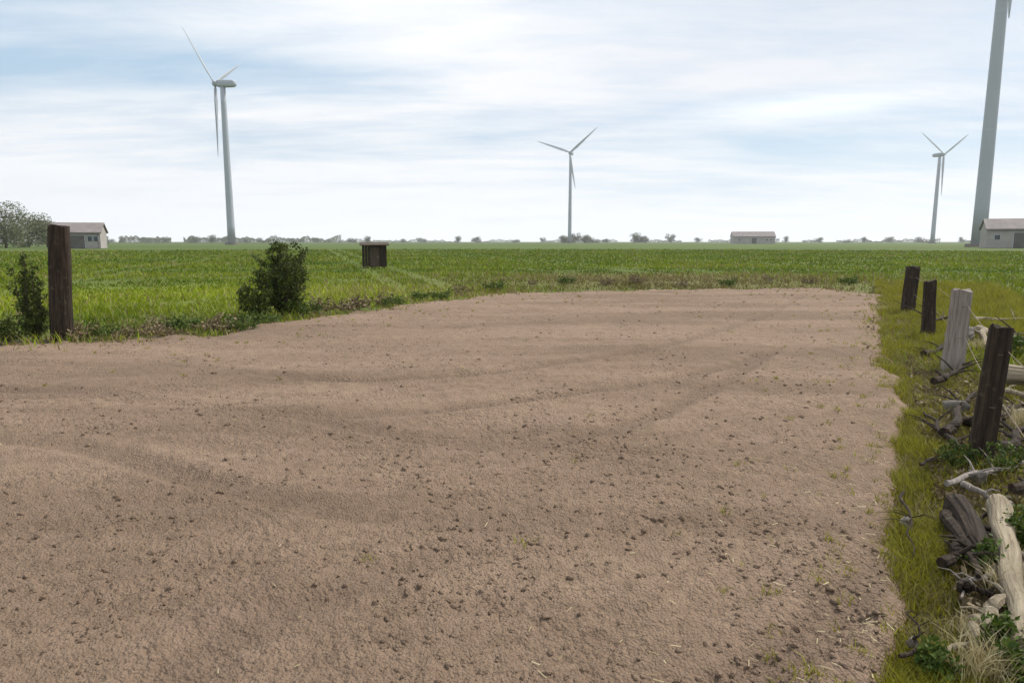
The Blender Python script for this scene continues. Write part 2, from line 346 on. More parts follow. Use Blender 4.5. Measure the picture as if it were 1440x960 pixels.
# bits of straw and sprouting weeds strewn over the soil, uncountable
B = []; SP = ([], [], [])
while len(B) < 700:
    r_ = 1.2 * (14 ** rng.random()); a_ = R(-60) + R(95) * rng.random(); x_, y_ = r_ * math.sin(a_), r_ * math.cos(a_)
    f_ = field_sd(x_, y_)
    if f_ < 0 or rng.random() > .05 + math.exp(-f_ / .35): continue
    z_ = .024 + soil_z(x_, y_) + .004; th = rng.random() * 6.28; ln = rng.uniform(.006, .03); u_ = np.array([math.cos(th), math.sin(th), rng.uniform(-.15, .15)]) * ln; v_ = np.array([-math.sin(th), math.cos(th), .3]) * .0012 * (1 + .12 * r_); c_ = np.array([x_, y_, z_])
    B.append(np.stack([c_ - u_ - v_, c_ + u_ - v_, c_ + u_ + v_, c_ - u_ + v_]))
STRAW = np.concatenate(B)

# ------------------------------------------------------------------ grass
def blades(P, h, wd, lean=0.5, segs=2, bias=None):
    """P (n,3) roots; h, wd arrays. returns verts, faces, var"""
    n = len(P); th = rng.random(n) * 6.283; lt = rng.random(n) * 6.283; ln = lean * h * (0.3 + rng.random(n))
    side = np.stack([np.cos(th), np.sin(th), np.zeros(n)], 1); ld = np.stack([np.cos(lt), np.sin(lt), np.zeros(n)], 1)
    up = np.array([0, 0, 1.0])
    rows = []
    for k in range(segs + 1):
        q = k / segs; wk = wd * (1 - q) ** .8 if k else wd
        c = P + up * (h * q * (1 - .25 * q))[:, None] + ld * (ln * q * q)[:, None]
        if k == segs: rows.append(c[:, None])
        else: rows.append(np.stack([c - side * wk[:, None] / 2, c + side * wk[:, None] / 2], 1))
    Vt = np.concatenate(rows, 1); m = Vt.shape[1]
    fs = []
    for k in range(segs - 1): fs += [(2 * k, 2 * k + 1, 2 * k + 3), (2 * k, 2 * k + 3, 2 * k + 2)]
    k = segs - 1; fs.append((2 * k, 2 * k + 1, 2 * k + 2))
    Ft = (np.arange(n) * m)[:, None, None] + np.array(fs)[None]
    vr = rng.random(n) if bias is None else np.clip(.15 + .5 * rng.random(n) + np.array(bias), 0, 1.2)
    var = np.repeat(vr, m)
    return Vt.reshape(-1, 3), Ft.reshape(-1, 3), var
def grass_object(name, P, h, wd, bias, m, kind='stuff', lean=.5):
    V_, F_, a_ = blades(np.array(P), np.array(h), np.array(wd), lean, bias=bias)
    o = np_obj(name, V_, F_, m, attr=a_)
    if kind: tag(o, kind=kind)
    return o
PD = ([], [], [])
P, h, wd = [], [], []
# verge beside the field, nearest and densest
while len(P) < 85000:
    s_ = 1.3 * (24 ** rng.random()); r_ = 0.05 + 3.8 * rng.random() ** 1.9
    p = rs(r_, s_, -0.06)
    fs = field_sd(p.x, p.y)
    if fs > 0.06 or -fs < rng.random() * min(.30, .03 * s_ + .02) - .05: continue
    if r_ > .55 and s_ < 12 and rng.random() < .62: continue
    d_ = noise.noise(Vector((p.x * 1.6, p.y * 1.6, 2)))
    if d_ < rng.random() * .9 - .72: continue
    if rng.random() < .28 + .45 * min(1, max(0, r_ - .2) / .5) * (1 if s_ < 12 else .5):
        PD[0].append(p[:]); PD[1].append((.04 + .10 * rng.random()) * (.8 + .035 * s_)); PD[2].append(.0045 * (1 + .09 * s_)); continue
    P.append(p[:]); hh = (0.05 + 0.09 * rng.random()) * (1 + 0.8 * d_) * (1 + .6 * min(1, r_)); h.append(hh * (.75 + .035 * s_)); wd.append((0.004 + 0.004 * rng.random()) * (1 + .09 * s_))
tag(np_obj('straw_litter', STRAW, np.arange(len(STRAW)).reshape(-1, 4), M['straw'], attr=np.repeat(rng.random(len(STRAW) // 4), 4)), kind='stuff')
grass_object('verge_grass', P, h, wd, None, M['blade']); grass_object('dry_verge_grass', *PD, None, M['dry_blade'], lean=.9)
# rough meadow beyond the tilled soil
# sparse sprouts along the margins of the soil
P, h, wd = [], [], []
for c in range(5200):
    r_ = 1.5 * (18 ** rng.random()); a_ = R(-60) + R(95) * rng.random(); x_, y_ = r_ * math.sin(a_), r_ * math.cos(a_); f_ = field_sd(x_, y_)
    if f_ < 0 or rng.random() > .006 + math.exp(-f_ / (.10 + .045 * r_)): continue
    for k in range(int(rng.integers(5, 16))):
        P.append((x_ + rng.normal(0, .02), y_ + rng.normal(0, .02), .015 + soil_z(x_, y_))); h.append(rng.uniform(.02, .07) * (1 + .02 * r_)); wd.append(.004 * (1 + .12 * r_))
grass_object('weed_sprouts', P, h, wd, None, M['blade'], lean=1.0)
G = ([], [], [], []); D = ([], [], [], [])
while len(G[0]) + len(D[0]) < 165000:
    a_ = R(-48) + R(100) * rng.random(); r_ = 9 * (17 ** rng.random())
    x_, y_ = r_ * math.sin(a_), r_ * math.cos(a_)
    sd_ = field_sd(x_, y_)
    if sd_ > .5 or -sd_ < rng.random() * 1.6 - .6: continue
    d_ = noise.noise(Vector((x_ * .5, y_ * .5, 7))); big = noise.noise(Vector((x_ * .10, y_ * .16, 17)))
    if d_ < rng.random() * .9 - .62 - min(3, abs(sd_)) * .15: continue
    tl = (x_ * math.cos(R(-16)) - y_ * math.sin(R(-16))) % 15
    if sd_ < -2.5 and (abs(tl - 3) < .35 or abs(tl - 4.9) < .35) and rng.random() < .85: continue
    olive = 1.5 * math.exp(-((x_ - 7) / 10) ** 2 - ((y_ - 30) / 8) ** 2)
    dry = .06 + .62 * olive + .35 * math.exp(-max(0, -sd_) / 1.2) + .5 * max(0, big)
    T_ = D if rng.random() < dry else G
    T_[0].append((x_, y_, -0.08)); T_[1].append((0.06 + .15 * rng.random()) * (1 + .8 * d_ + .7 * big) * (1 + r_ * .005)); T_[2].append(0.006 + 0.0016 * r_); T_[3].append(.25 * math.exp(-((x_ + 11) / 8) ** 2 - ((y_ - 24) / 7) ** 2) + .5 * big - .22 * min(1, r_ / 70) - .35 * math.exp(-((x_ + 9) / 5) ** 2 - ((y_ - 13.5) / 2) ** 2))
grass_object('meadow_grass', *G, M['far_blade'], lean=.6)
grass_object('dry_meadow_grass', *D, M['dry_blade'], lean=.7)

# ------------------------------------------------------------------ foliage things
def leaves(points, size, flat=0.3):
    n = len(points); Pn = np.array(points)
    u = rng.normal(size=(n, 3)); u /= np.linalg.norm(u, axis=1)[:, None]
    v = rng.normal(size=(n, 3)); v -= (v * u).sum(1)[:, None] * u; v /= np.linalg.norm(v, axis=1)[:, None]
    s = size * (0.6 + 0.8 * rng.random(n))[:, None]
    quad = np.stack([Pn - u * s, Pn - v * s * .5, Pn + u * s, Pn + v * s * .5], 1)
    return quad.reshape(-1, 3), np.arange(n * 4).reshape(-1, 4), np.repeat(rng.random(n), 4)
def clump_points(n, centres, radii):
    out = []
    for _ in range(n):
        i = int(rng.integers(len(centres))); d = rng.normal(size=3); d /= np.linalg.norm(d)
        out.append(np.array(centres[i]) + d * radii[i] * (0.35 + .65 * rng.random() ** .5) * np.array([1, 1, .85]))
    return out
def limb(bm, pts, rads, sides=7):
    rings = []
    for i, (p, r) in enumerate(zip(pts, rads)):
        p = Vector(p); d = (Vector(pts[min(i + 1, len(pts) - 1)]) - Vector(pts[max(i - 1, 0)])).normalized()
        a = d.orthogonal().normalized(); b = d.cross(a)
        rings.append([bm.verts.new(p + (a * math.cos(k * 2 * math.pi / sides) + b * math.sin(k * 2 * math.pi / sides)) * r) for k in range(sides)])
    for A, B in zip(rings, rings[1:]):
        for k in range(sides): bm.faces.new((A[k], A[(k + 1) % sides], B[(k + 1) % sides], B[k]))
    bm.faces.new(rings[0][::-1]); bm.faces.new(rings[-1])
    return bm
def bush(name, loc, wdt, hgt, n, lsize, m, label, cat='bush', stems=6):
    root = empty(name, loc); tag(root, label, cat)
    bm = bmesh.new(); pts_ = []; small = n < 900
    for k in range(stems):
        a = k * 6.28 / stems + rng.random(); tr = wdt * .40 * rng.random() ** .6; top = hgt * (1 - .22 * (tr / (wdt * .4)) ** 2) * rng.uniform(.55, 1)
        p0 = np.array([.03 * math.cos(a), .03 * math.sin(a), -.03]); p3 = np.array([math.cos(a) * tr, math.sin(a) * tr, top])
        cur = [p0 + (p3 - p0) * q + np.array([math.cos(a), math.sin(a), 0]) * wdt * .10 * math.sin(q * 3.1) + rng.normal(0, wdt * .015, 3) for q in np.linspace(0, 1, 6)]
        limb(bm, [tuple(c) for c in cur], [hgt * .013 * (1 - .85 * q) for q in np.linspace(0, 1, 6)], 5)
        nt_ = 5 if small else 15
        for j in range(nt_):
            q = .06 + .94 * (j + rng.random()) / nt_; i = min(4, int(q * 5)); b0 = cur[i] + (cur[i + 1] - cur[i]) * (q * 5 - i)
            th = rng.random() * 6.28; d = np.array([math.cos(th), math.sin(th), rng.uniform(-.1, .9)]); d /= np.linalg.norm(d); ln = wdt * rng.uniform(.12, .30) * (1.15 - .55 * q)
            tip = b0 + d * ln + np.array([0, 0, -.1 * ln])
            if not small or j % 2: limb(bm, [tuple(b0), tuple(b0 + d * ln * .5), tuple(tip)], [hgt * .004, hgt * .003, hgt * .0015], 4)
            for _ in range(max(2, n // (stems * nt_))):
                pp = b0 + (tip - b0) * rng.random() ** .7 + rng.normal(0, lsize * 1.3, 3)
                if pp[2] > .01: pts_.append(pp)
    obj('stem', bm, M['bark'], root)
    V_, F_, a_ = leaves(pts_, lsize)
    np_obj('foliage', V_, F_, m, root, a_)
    return root
def tree_at(loc, hgt, wdt, n, lsize, label, name='tree', group=None, low=.3, cl=9):
    root = empty(name, loc); tag(root, label, 'tree', group)
    bm = bmesh.new(); limb(bm, [(0, 0, -.5), (0.1, 0, hgt * .3), (0, .1, hgt * .7)], [hgt * .03, hgt * .022, hgt * .01], 8)
    cen, rad_ = [], []
    for k in range(cl):
        a = rng.random() * 6.28; tr = wdt * .36 * rng.random() ** .5; z = hgt * (low + (.85 - low) * rng.random())
        tr *= 1.15 - .6 * abs(z / hgt - .5) * 2 * .6
        tip = (math.cos(a) * tr, math.sin(a) * tr, z)
        limb(bm, [(0, 0, z * .6), tip], [hgt * .012, hgt * .004], 5)
        cen.append(tip); rad_.append(wdt * (.17 + .1 * rng.random()))
    obj('trunk', bm, M['bark'], root)
    V_, F_, a_ = leaves(clump_points(n, cen, rad_), lsize)
    np_obj('crown', V_, F_, M['crown'], root, a_)
    return root

# ------------------------------------------------------------------ wind turbines
def make_turbine(hub_h, blade_len, base_r, top_r, label, spin):
    root = empty('wind_turbine'); tag(root, label, 'wind turbine', 'wind turbines on the plain')
    bm = bmesh.new(); limb(bm, [(0, 0, -1), (0, 0, 1.0)], [base_r * 1.8, base_r * 1.7], 32); obj('foundation', bm, M['stone'], root)
    bm = bmesh.new(); K = 9
    limb(bm, [(0, 0, 1 + (hub_h - 2.5) * k / K) for k in range(K + 1)], [base_r + (top_r - base_r) * k / K for k in range(K + 1)], 40)
    obj('tower', bm, M['steel'], root, True)
    for q in (.33, .66):
        bm = bmesh.new(); rr_ = base_r + (top_r - base_r) * q + .05; limb(bm, [(0, 0, 1 + (hub_h - 2.5) * q), (0, 0, 1.25 + (hub_h - 2.5) * q)], [rr_, rr_], 40); obj('flange', bm, M['blade_paint'], root)
    bm = bmesh.new(); bmesh.ops.create_cube(bm, size=1)
    for v in bm.verts: v.co = Vector((v.co.x * .9, -base_r + v.co.y * .25, 2.2 + v.co.z * 2.2))
    obj('door', bm, M['door'], root)
    nb = bmesh.new(); r = 2.0
    secs = [(-3.4, .8), (-2.6, 1.35), (0, 1.5), (6, 1.4), (7.5, .9)]; rings = []
    for y, s in secs:
        rings.append([nb.verts.new((r * s / 1.5 * math.copysign(abs(math.cos(q)) ** .5, math.cos(q)), y, hub_h + r * s / 1.5 * math.copysign(abs(math.sin(q)) ** .5, math.sin(q)))) for q in [k * 2 * math.pi / 20 for k in range(20)]])
    for A, B in zip(rings, rings[1:]):
        for k in range(20): nb.faces.new((A[k], A[(k + 1) % 20], B[(k + 1) % 20], B[k]))
    nb.faces.new(rings[0][::-1]); nb.faces.new(rings[-1]); obj('nacelle', nb, M['steel'], root, True)
    hb = bmesh.new(); limb(hb, [(0, -3.3, hub_h), (0, -4.2, hub_h), (0, -5.4, hub_h), (0, -6.0, hub_h)], [1.5, 1.6, 1.2, .35], 20); obj('hub', hb, M['steel'], root, True)
    for b_ in range(3):
        bm = bmesh.new(); rings = []
        for k in range(15):
            q = k / 14; z = 1.2 + q * (blade_len - 1.2)
            ch = blade_len * (.028 if q < .05 else .075 * (1 - q) ** .8 + .010) if q < 1 else blade_len * .006
            if .05 <= q < .16: ch *= .75
            thk = ch * (.7 if q < .05 else .25 * (1 - .5 * q)); tw = R(18 * (1 - q) + 4)
            ring = []
            for j in range(10):
                t_ = j * 2 * math.pi / 10; x = ch * .5 * math.cos(t_) + ch * .15; y = thk * .5 * math.sin(t_)
                ring.append(bm.verts.new((x * math.cos(tw) - y * math.sin(tw), x * math.sin(tw) + y * math.cos(tw), z)))
            rings.append(ring)
        for A, B in zip(rings, rings[1:]):
            for j in range(10): bm.faces.new((A[j], A[(j + 1) % 10], B[(j + 1) % 10], B[j]))
        bm.faces.new(rings[0][::-1]); bm.faces.new(rings[-1])
        o = obj('blade', bm, M['blade_paint'], root, True); o.location = (0, -4.4, hub_h); o.rotation_euler = (0, R(spin + 120 * b_), 0)
    return root
def az_pos(x, dist):
    a = math.atan2(x - 720, 970); return Vector((math.sin(a) * dist, math.cos(a) * dist, 0))
T = [(326, 430, 89, 40, 'pale wind turbine left of the green shrub, turned side-on with a dark nacelle', 178, 246),
     (801, 790, 100, 40, 'small faint wind turbine standing alone in the middle of the plain', 50, -14),
     (1311, 850, 90.5, 42, 'small wind turbine just left of the tall near tower', 58, 55),
     (1376, 275, 112, 42, 'tallest wind turbine, its grey tower running out of the picture at the top', 60, 30)]
for x, d, hh, bl, lab, spin, yaw in T:
    t_ = make_turbine(hh, bl, 2.2, 1.4, lab, spin); p = az_pos(x, d); t_.location = (p.x, p.y, 0); t_.rotation_euler[2] = R(yaw) - math.atan2(p.x, p.y)

# ------------------------------------------------------------------ far buildings
def barn(x, d, L_, W_, Hh, rz, label):
    p = az_pos(x, d); root = empty('farm_building', (p.x, p.y, 0), R(rz)); tag(root, label, 'farm building')
    bm = bmesh.new(); hw, hl = W_ / 2, L_ / 2; rh = Hh + W_ * .28
    prof = [(-hw, 0), (hw, 0), (hw, Hh), (0, rh), (-hw, Hh)]
    A = [bm.verts.new((-hl, y, z)) for y, z in prof]; B = [bm.verts.new((hl, y, z)) for y, z in prof]
    bm.faces.new(A[::-1]); bm.faces.new(B)
    for k in range(5): bm.faces.new((A[k], A[(k + 1) % 5], B[(k + 1) % 5], B[k]))
    obj('wall', bm, M['wall'], root)
    bm = bmesh.new()
    for s in (-1, 1):
        a = [Vector((sx * (hl + .4), s * (hw + .5), Hh - .15)) for sx in (-1, 1)]; b = [Vector((sx * (hl + .4), 0, rh + .12)) for sx in (1, -1)]
        q = a + b; lo = [bm.verts.new(v) for v in q]; hi = [bm.verts.new(v + Vector((0, 0, .2))) for v in q]
        bm.faces.new(lo[::-1]); bm.faces.new(hi)
        for k in range(4): bm.faces.new((lo[k], lo[(k + 1) % 4], hi[(k + 1) % 4], hi[k]))
    rf = obj('roof', bm, M['roof'], root)
    bm = bmesh.new(); limb(bm, [(-hl - .4, -hw - .62, Hh - .22), (hl + .4, -hw - .62, Hh - .22)], [.09, .09], 8); obj('gutter', bm, M['door'], root)
    bm = bmesh.new(); limb(bm, [(hl * .9, -hw - .12, 0), (hl * .9, -hw - .12, Hh - .3)], [.06, .06], 8); obj('downpipe', bm, M['door'], root)
    def panel(name, m, x0, x1, z0, z1, y):
        bm = bmesh.new(); bmesh.ops.create_cube(bm, size=1)
        for v in bm.verts: v.co = Vector(((x0 + x1) / 2 + v.co.x * (x1 - x0), y + v.co.y * .1, (z0 + z1) / 2 + v.co.z * (z1 - z0)))
        o = obj(name, bm, m, root); fb = bmesh.new()
        for (u0, u1, v0, v1) in ((x0 - .12, x0, z0, z1 + .12), (x1, x1 + .12, z0, z1 + .12), (x0, x1, z1, z1 + .12)):
            r_ = bmesh.ops.create_cube(fb, size=1)
            for v in r_['verts']: v.co = Vector(((u0 + u1) / 2 + v.co.x * (u1 - u0), y - .03 + v.co.y * .14, (v0 + v1) / 2 + v.co.z * (v1 - v0)))
        obj('frame', fb, M['blade_paint'], o)
    panel('door', M['door'], -2, 2, 0, Hh * .8, -hw - .03)
    for k in (-.35, .3, .4): panel('window', M['glass'], L_ * k - .6, L_ * k + .6, Hh * .45, Hh * .45 + 1.2, -hw - .03)
barn(112, 210, 11, 8, 4.0, 20, 'low brownish farm building on the horizon beside the thick dark post')
barn(1058, 620, 34, 14, 6, -8, 'long grey farm building alone on the far horizon')
barn(1432, 230, 16, 9, 5, -25, 'grey farm building at the right edge beside the foot of the tallest turbine')

# ------------------------------------------------------------------ trees along the horizon
for k, (x, d, hh, ww) in enumerate([(-30, 240, 12, 13), (8, 235, 12.5, 14), (40, 255, 9.5, 13), (66, 270, 8.5, 11)]):
    p = az_pos(x, d); tree_at((p.x, p.y, 0), hh, ww, 5000, .26, low=.16, cl=16, label=['tall tree partly cut by the left edge of the picture', 'tall rounded tree near the left edge of the horizon', 'middle-sized tree left of the thick dark post', 'lower tree directly behind the top of the thick dark post'][k])
for x, d, lab in ((138, 215, 'small tree at the right end of the low brownish farm building'), (1084, 640, 'lone tree at the right end of the long grey farm building'), (1408, 245, 'small tree between the tallest turbine and the right farm building')):
    p = az_pos(x, d); tree_at((p.x, p.y, 0), 4.2 if d < 500 else 8, 6 if d < 500 else 9, 1500, .2 if d < 500 else .4, lab, low=.15, cl=12)
protos = [tree_at((0, 0, 0), 10, 13, 1300, .5, 'x', low=.12, cl=14), tree_at((0, 0, 0), 7.5, 15, 1300, .5, 'x', low=.12, cl=14), tree_at((0, 0, 0), 12.5, 11, 1300, .5, 'x', low=.15, cl=14)]
GR = 'trees in the hazy line along the horizon'
spots = []
for x in list(np.arange(135, 470, 21)) + list(np.arange(490, 790, 38)) + list(np.arange(860, 1040, 44)) + list(np.arange(1100, 1370, 40)): spots.append((x + rng.uniform(-12, 12), rng.uniform(1100, 1500)))
for x in (793, 800, 809, 822, 833, 893, 905): spots.append((x, rng.uniform(900, 980)))
def wood_belt(x0, x1, d, hmin, hmax, n, gap):
    P = []
    while len(P) < n:
        x = rng.uniform(x0, x1); h_ = hmin + (hmax - hmin) * max(0, .5 + noise.noise(Vector((x * .045, d, 0))) + .5 * noise.noise(Vector((x * .2, d, 3))))
        if noise.noise(Vector((x * .022, d, 7))) < gap: continue
        p = az_pos(x, d + rng.uniform(0, 45)); P.append((p.x, p.y, h_ * rng.random() ** .7))
    V_, F_, a_ = leaves(P, .85); tag(np_obj('far_wood', V_, F_, M['crown'], attr=a_), kind='stuff')
wood_belt(110, 480, 1180, 3, 13, 16000, -.45)
wood_belt(460, 1400, 1500, 1, 9, 20000, -.12)
for i, (x, d) in enumerate(spots):
    o = protos[i] if i < 3 else copy_tree(protos[i % 3])
    p = az_pos(x, d); o.location = (p.x, p.y, -.5); o.rotation_euler[2] = rng.random() * 6; s_ = rng.uniform(.75, 1.25); o.scale = (s_ * 1.25, s_ * 1.25, s_)
    where = 'between the left post and the green shrub' if x < 380 else 'between the green shrub and the middle turbine' if x < 780 else 'around the foot of the middle turbine' if x < 845 else 'between the middle turbine and the long grey farm building' if x < 1045 else 'between the long grey farm building and the tallest turbine'
    tag(o, 'small hazy tree on the horizon ' + where, 'tree', 'hazy horizon trees ' + where)

# ------------------------------------------------------------------ posts
def post_mesh(hgt, wx, wy, seed, taper=.12, rough=.10):
    bm = bmesh.new(); S = 40; K = max(10, int(hgt / .05)); rings = []
    for k in range(K + 1):
        q = k / K; z = -.25 + (hgt + .25) * q; ring = []
        for j in range(S):
            a = j * 2 * math.pi / S; c, s = math.cos(a), math.sin(a)
            sx = math.copysign(abs(c) ** .65, c); sy = math.copysign(abs(s) ** .65, s)
            r = 1 - taper * q + rough * noise.noise(Vector((c * 1.8, s * 1.8, z * 1.2 + seed * 9))) + rough * .6 * noise.noise(Vector((c * 6, s * 6, z * 2 + seed * 5))) - .13 * max(0, noise.noise(Vector((c * 9, s * 9, z * .7 + seed * 3))) - .12)
            zz = z + (.05 * noise.noise(Vector((c * 1.2, s * 1.2, seed))) + .012 * noise.noise(Vector((c * 7, s * 7, seed))) if k == K else 0)
            ring.append(bm.verts.new((sx * wx / 2 * r, sy * wy / 2 * r, zz)))
        rings.append(ring)
    for A, B in zip(rings, rings[1:]):
        for j in range(S): bm.faces.new((A[j], A[(j + 1) % S], B[(j + 1) % S], B[j]))
    ctr = bm.verts.new((0, 0, hgt + .004))
    for j in range(S): bm.faces.new((rings[-1][j], rings[-1][(j + 1) % S], ctr))
    bm.faces.new(rings[0][::-1])
    return bm
def post(loc, hgt, wx, wy, m, label, lean=(0, 0), seed=0, spin=-20, group=None, wires=()):
    root = empty('fence_post', loc, 0); root.rotation_mode = 'ZYX'; root.rotation_euler = (R(lean[0]), R(lean[1]), R(spin)); tag(root, label, 'fence post', group)
    obj('timber', post_mesh(hgt, wx, wy, seed), m, root, False)
    for z in wires:                                       # staples that hold the wire
        bm = bmesh.new(); limb(bm, [(-.012, -wy / 2 * .9, z), (-.012, -wy / 2 - .012, z), (.012, -wy / 2 - .012, z), (.012, -wy / 2 * .9, z)], [.003] * 4, 5); obj('staple', bm, M['wire'], root)
    return root
# right-hand fence along the verge
right = [(.80, 6.15, 1.05, .17, 'dark_wood', 'dark brown post nearest the camera in the fence along the right verge', (2, 2)),
         (.96, 10.4, 1.06, .25, 'grey_wood', 'weathered grey post in the right verge fence, between two dark ones', (-2, 3)),
         (.88, 13.9, 1.0, .22, 'dark_wood', 'dark squat post just beyond the grey post in the right fence', (1, -3)),
         (.72, 18.4, 1.1, .30, 'dark_wood', 'dark wide post at the far corner of the tilled soil', (0, 2)),
         (.85, 2.15, 1.1, .17, 'dark_wood', 'dark post at the very edge of the verge fence, closest to the viewer', (1, 1))]
for i, (r_, s_, hh, ww, mm, lab, ln) in enumerate(right[:4]):
    post(rs(r_, s_, -.02), hh, ww, ww * .85, M[mm], lab, ln, i + 1, -20 + 7 * i, 'posts of the fence along the right verge', (.45, .85))
# left row
post(px(87, 474), 1.93, .35, .30, M['dark_wood'], 'thick dark timber post standing at the left end of the soil', (1, 4.5), 7, 20)
hp = px(527, 375); hut = empty('timber_hut', hp, R(12)); tag(hut, 'tiny dark timber hut standing alone out in the green meadow', 'hut')
def box(bm, x0, x1, y0, y1, z0, z1):
    r = bmesh.ops.create_cube(bm, size=1)
    for v in r['verts']: v.co = Vector(((x0 + x1) / 2 + v.co.x * (x1 - x0), (y0 + y1) / 2 + v.co.y * (y1 - y0), (z0 + z1) / 2 + v.co.z * (z1 - z0)))
bm = bmesh.new()
for k in range(9): box(bm, -.8 + k * .178, -.8 + k * .178 + .165, -.62 + .012 * (k % 2), .6, 0, 1.45 + .02 * (k % 3))
obj('wall', bm, M['dark_wood'], hut)
bm = bmesh.new(); box(bm, -.95, .95, -.8, .8, 1.47, 1.53); o_ = obj('roof', bm, M['bark'], hut); o_.rotation_euler[0] = R(6); o_.location.z = .02
bm = bmesh.new(); box(bm, -.3, .3, -.66, -.625, .05, 1.3); dr = obj('door', bm, M['bark'], hut); bm = bmesh.new(); box(bm, .18, .24, -.70, -.662, .6, .75); obj('handle', bm, M['wire'], dr)
def wire(p, q, z, sag, label):
    bm = bmesh.new(); pts = []
    for k in range(13):
        t_ = k / 12; v = Vector(p).lerp(Vector(q), t_); v.z = z - sag * 4 * t_ * (1 - t_); pts.append(v)
    limb(bm, pts, [.003] * 13, 5); tag(obj('fence_wire', bm, M['wire']), label, 'fence wire', 'wires of the right verge fence')
pr = [rs(.86, -1, 0)] + [rs(r_ + .1, s_) for r_, s_ in [(.80, 6.15), (.96, 10.4), (.88, 13.9), (.72, 18.4)]]
for z, nm in ((.45, 'lower'), (.85, 'upper')):
    for i in range(4):
        wire(pr[i], pr[i + 1], z, .03, f'{nm} rusty fence wire ' + ['running from the lower right corner to the nearest post', 'between the nearest dark post and the grey post', 'between the grey post and the squat dark post', 'between the squat dark post and the far corner post'][i])

# ------------------------------------------------------------------ shrubs
bush('shrub', px(402, 441), 1.45, 1.95, 11000, .030, M['leaf'], 'dark green leafy shrub at the back edge of the tilled soil', stems=13)
bush('shrub', px(360, 446), .8, .95, 3600, .026, M['leaf'], 'low dark shrub crouching against the left side of the tall green shrub', stems=6)
bush('shrub', px(50, 474), .62, 1.5, 4200, .024, M['leaf'], 'narrow dark shrub close against the left side of the thick post', stems=10)
bush('shrub', px(14, 480), .7, .45, 2200, .022, M['leaf'], 'low dark green shrub at the left edge of the soil', stems=5)
sp = [bush('scrub_clump', (0, 0, 0), .55, .28, 380, .028, M['deadleaf'], 'x', 'scrub', 6), bush('scrub_clump', (0, 0, 0), .8, .22, 480, .03, M['weed'], 'x', 'scrub', 6)]
pos = [(x + rng.uniform(-6, 6), y + rng.uniform(-4, 4)) for x, y in [(120, 472), (150, 470), (178, 474), (205, 468), (225, 462), (240, 470), (262, 466), (285, 462), (310, 466), (330, 458), (345, 466), (368, 460), (430, 444), (455, 438), (480, 436), (505, 434), (535, 430), (560, 428), (590, 420), (620, 417), (655, 412), (700, 408), (750, 404), (800, 402), (850, 401), (900, 400), (960, 399), (1020, 399), (1080, 398), (1140, 398), (1190, 400)]]
for i, (x, y) in enumerate(pos):
    o = sp[i] if i < 2 else copy_tree(sp[0 if rng.random() < .65 else 1]); o.location = px(x, y, -.02); o.rotation_euler[2] = rng.random() * 6; q = rng.uniform(.7, 1.2) * (1 if x < 380 else 1.2); o.scale = (q, q, q)
    where = 'left of the green shrub' if x < 375 else 'just right of the green shrub' if x < 630 else 'along its straight far side'
    kind = 'brown' if o.children[1].data.materials[0] == M['deadleaf'] else 'green'
    tag(o, f'low {kind} scrub clump on the ragged soil edge, {where}', 'scrub', f'{kind} scrub clumps {where}')
# ------------------------------------------------------------------ fallen timber and stones by the fence
def log(a, b, r, m, label, name='fallen_log'):
    a, b = Vector(a), Vector(b); bm = bmesh.new(); K = 26; S = 28; ln = (b - a).length; rings = []; sd_ = a.x * 5
    for k in range(K + 1):
        q = k / K; z = q * ln; cx, cy = r * .7 * noise.noise(Vector((z * 2, sd_, 0))), r * .7 * noise.noise(Vector((z * 2, sd_, 6))); ring = []
        rr = r * (1 - .3 * q) * (.85 if k in (0, K) else 1)
        for j in range(S):
            t_ = j * 2 * math.pi / S; c, s2 = math.cos(t_), math.sin(t_)
            d = 1 + .16 * noise.noise(Vector((c * 1.5, s2 * 1.5, z * 3 + sd_))) + .10 * noise.noise(Vector((c * 5, s2 * 5, z * 2 + sd_))) - .18 * max(0, noise.noise(Vector((c * 9, s2 * 9, z * .8 + sd_))) - .1)
            ring.append(bm.verts.new((cx + c * rr * d, cy + s2 * rr * d, z + (.03 * noise.noise(Vector((c * 2, s2 * 2, q * 9))) if k in (0, K) else 0))))
        rings.append(ring)
    for A, B in zip(rings, rings[1:]):
        for j in range(S): bm.faces.new((A[j], A[(j + 1) % S], B[(j + 1) % S], B[j]))
    bm.faces.new(rings[0][::-1]); bm.faces.new(rings[-1])
    o = obj(name, bm, m); o.location = a; o.rotation_euler = (b - a).to_track_quat('Z', 'Y').to_euler(); tag(o, label, 'log')
    p = Vector((0, 0, ln * .45)); tb = bmesh.new(); limb(tb, [p, p + Vector((r * 1.2, r * .4, r * .6)), p + Vector((r * 2.0, r * .5, r * 1.6))], [r * .38, r * .3, r * .22], 9); obj('branch_stub', tb, m, o)
    return o
log(px(1404, 706, .09), px(1440, 915, .07), .062, M['pale_wood'], 'pale bleached log lying along the bottom right edge in the weeds')
log(px(1398, 526, .14), px(1490, 532, .16), .13, M['pale_wood'], 'pale tan log lying crosswise behind the nearest dark post')
log(px(1340, 712, .06), px(1385, 785, .06), .07, M['dark_wood'], 'dark rotten log lying between the pale log and the verge grass')
def stone(loc, s, label, seed):
    v_, f_ = chunk_template(seed + 20, 16, 5, .10); v_ = v_ * np.array(s)
    o = np_obj('stone', v_, f_, M['stone']); o.location = Vector(loc) + Vector((0, 0, s[2] * .45)); o.rotation_euler[2] = seed; tag(o, label, 'stone'); return o
stone(px(1376, 676), (.10, .08, .08), 'grey stone at the foot of the nearest dark post', 1)
stone(px(1345, 580), (.15, .11, .10), 'grey rounded stone on the verge in front of the grey post', 2)
stone(px(1349, 482), (.30, .2, .24), 'larger grey stone behind the squat dark post', 3)
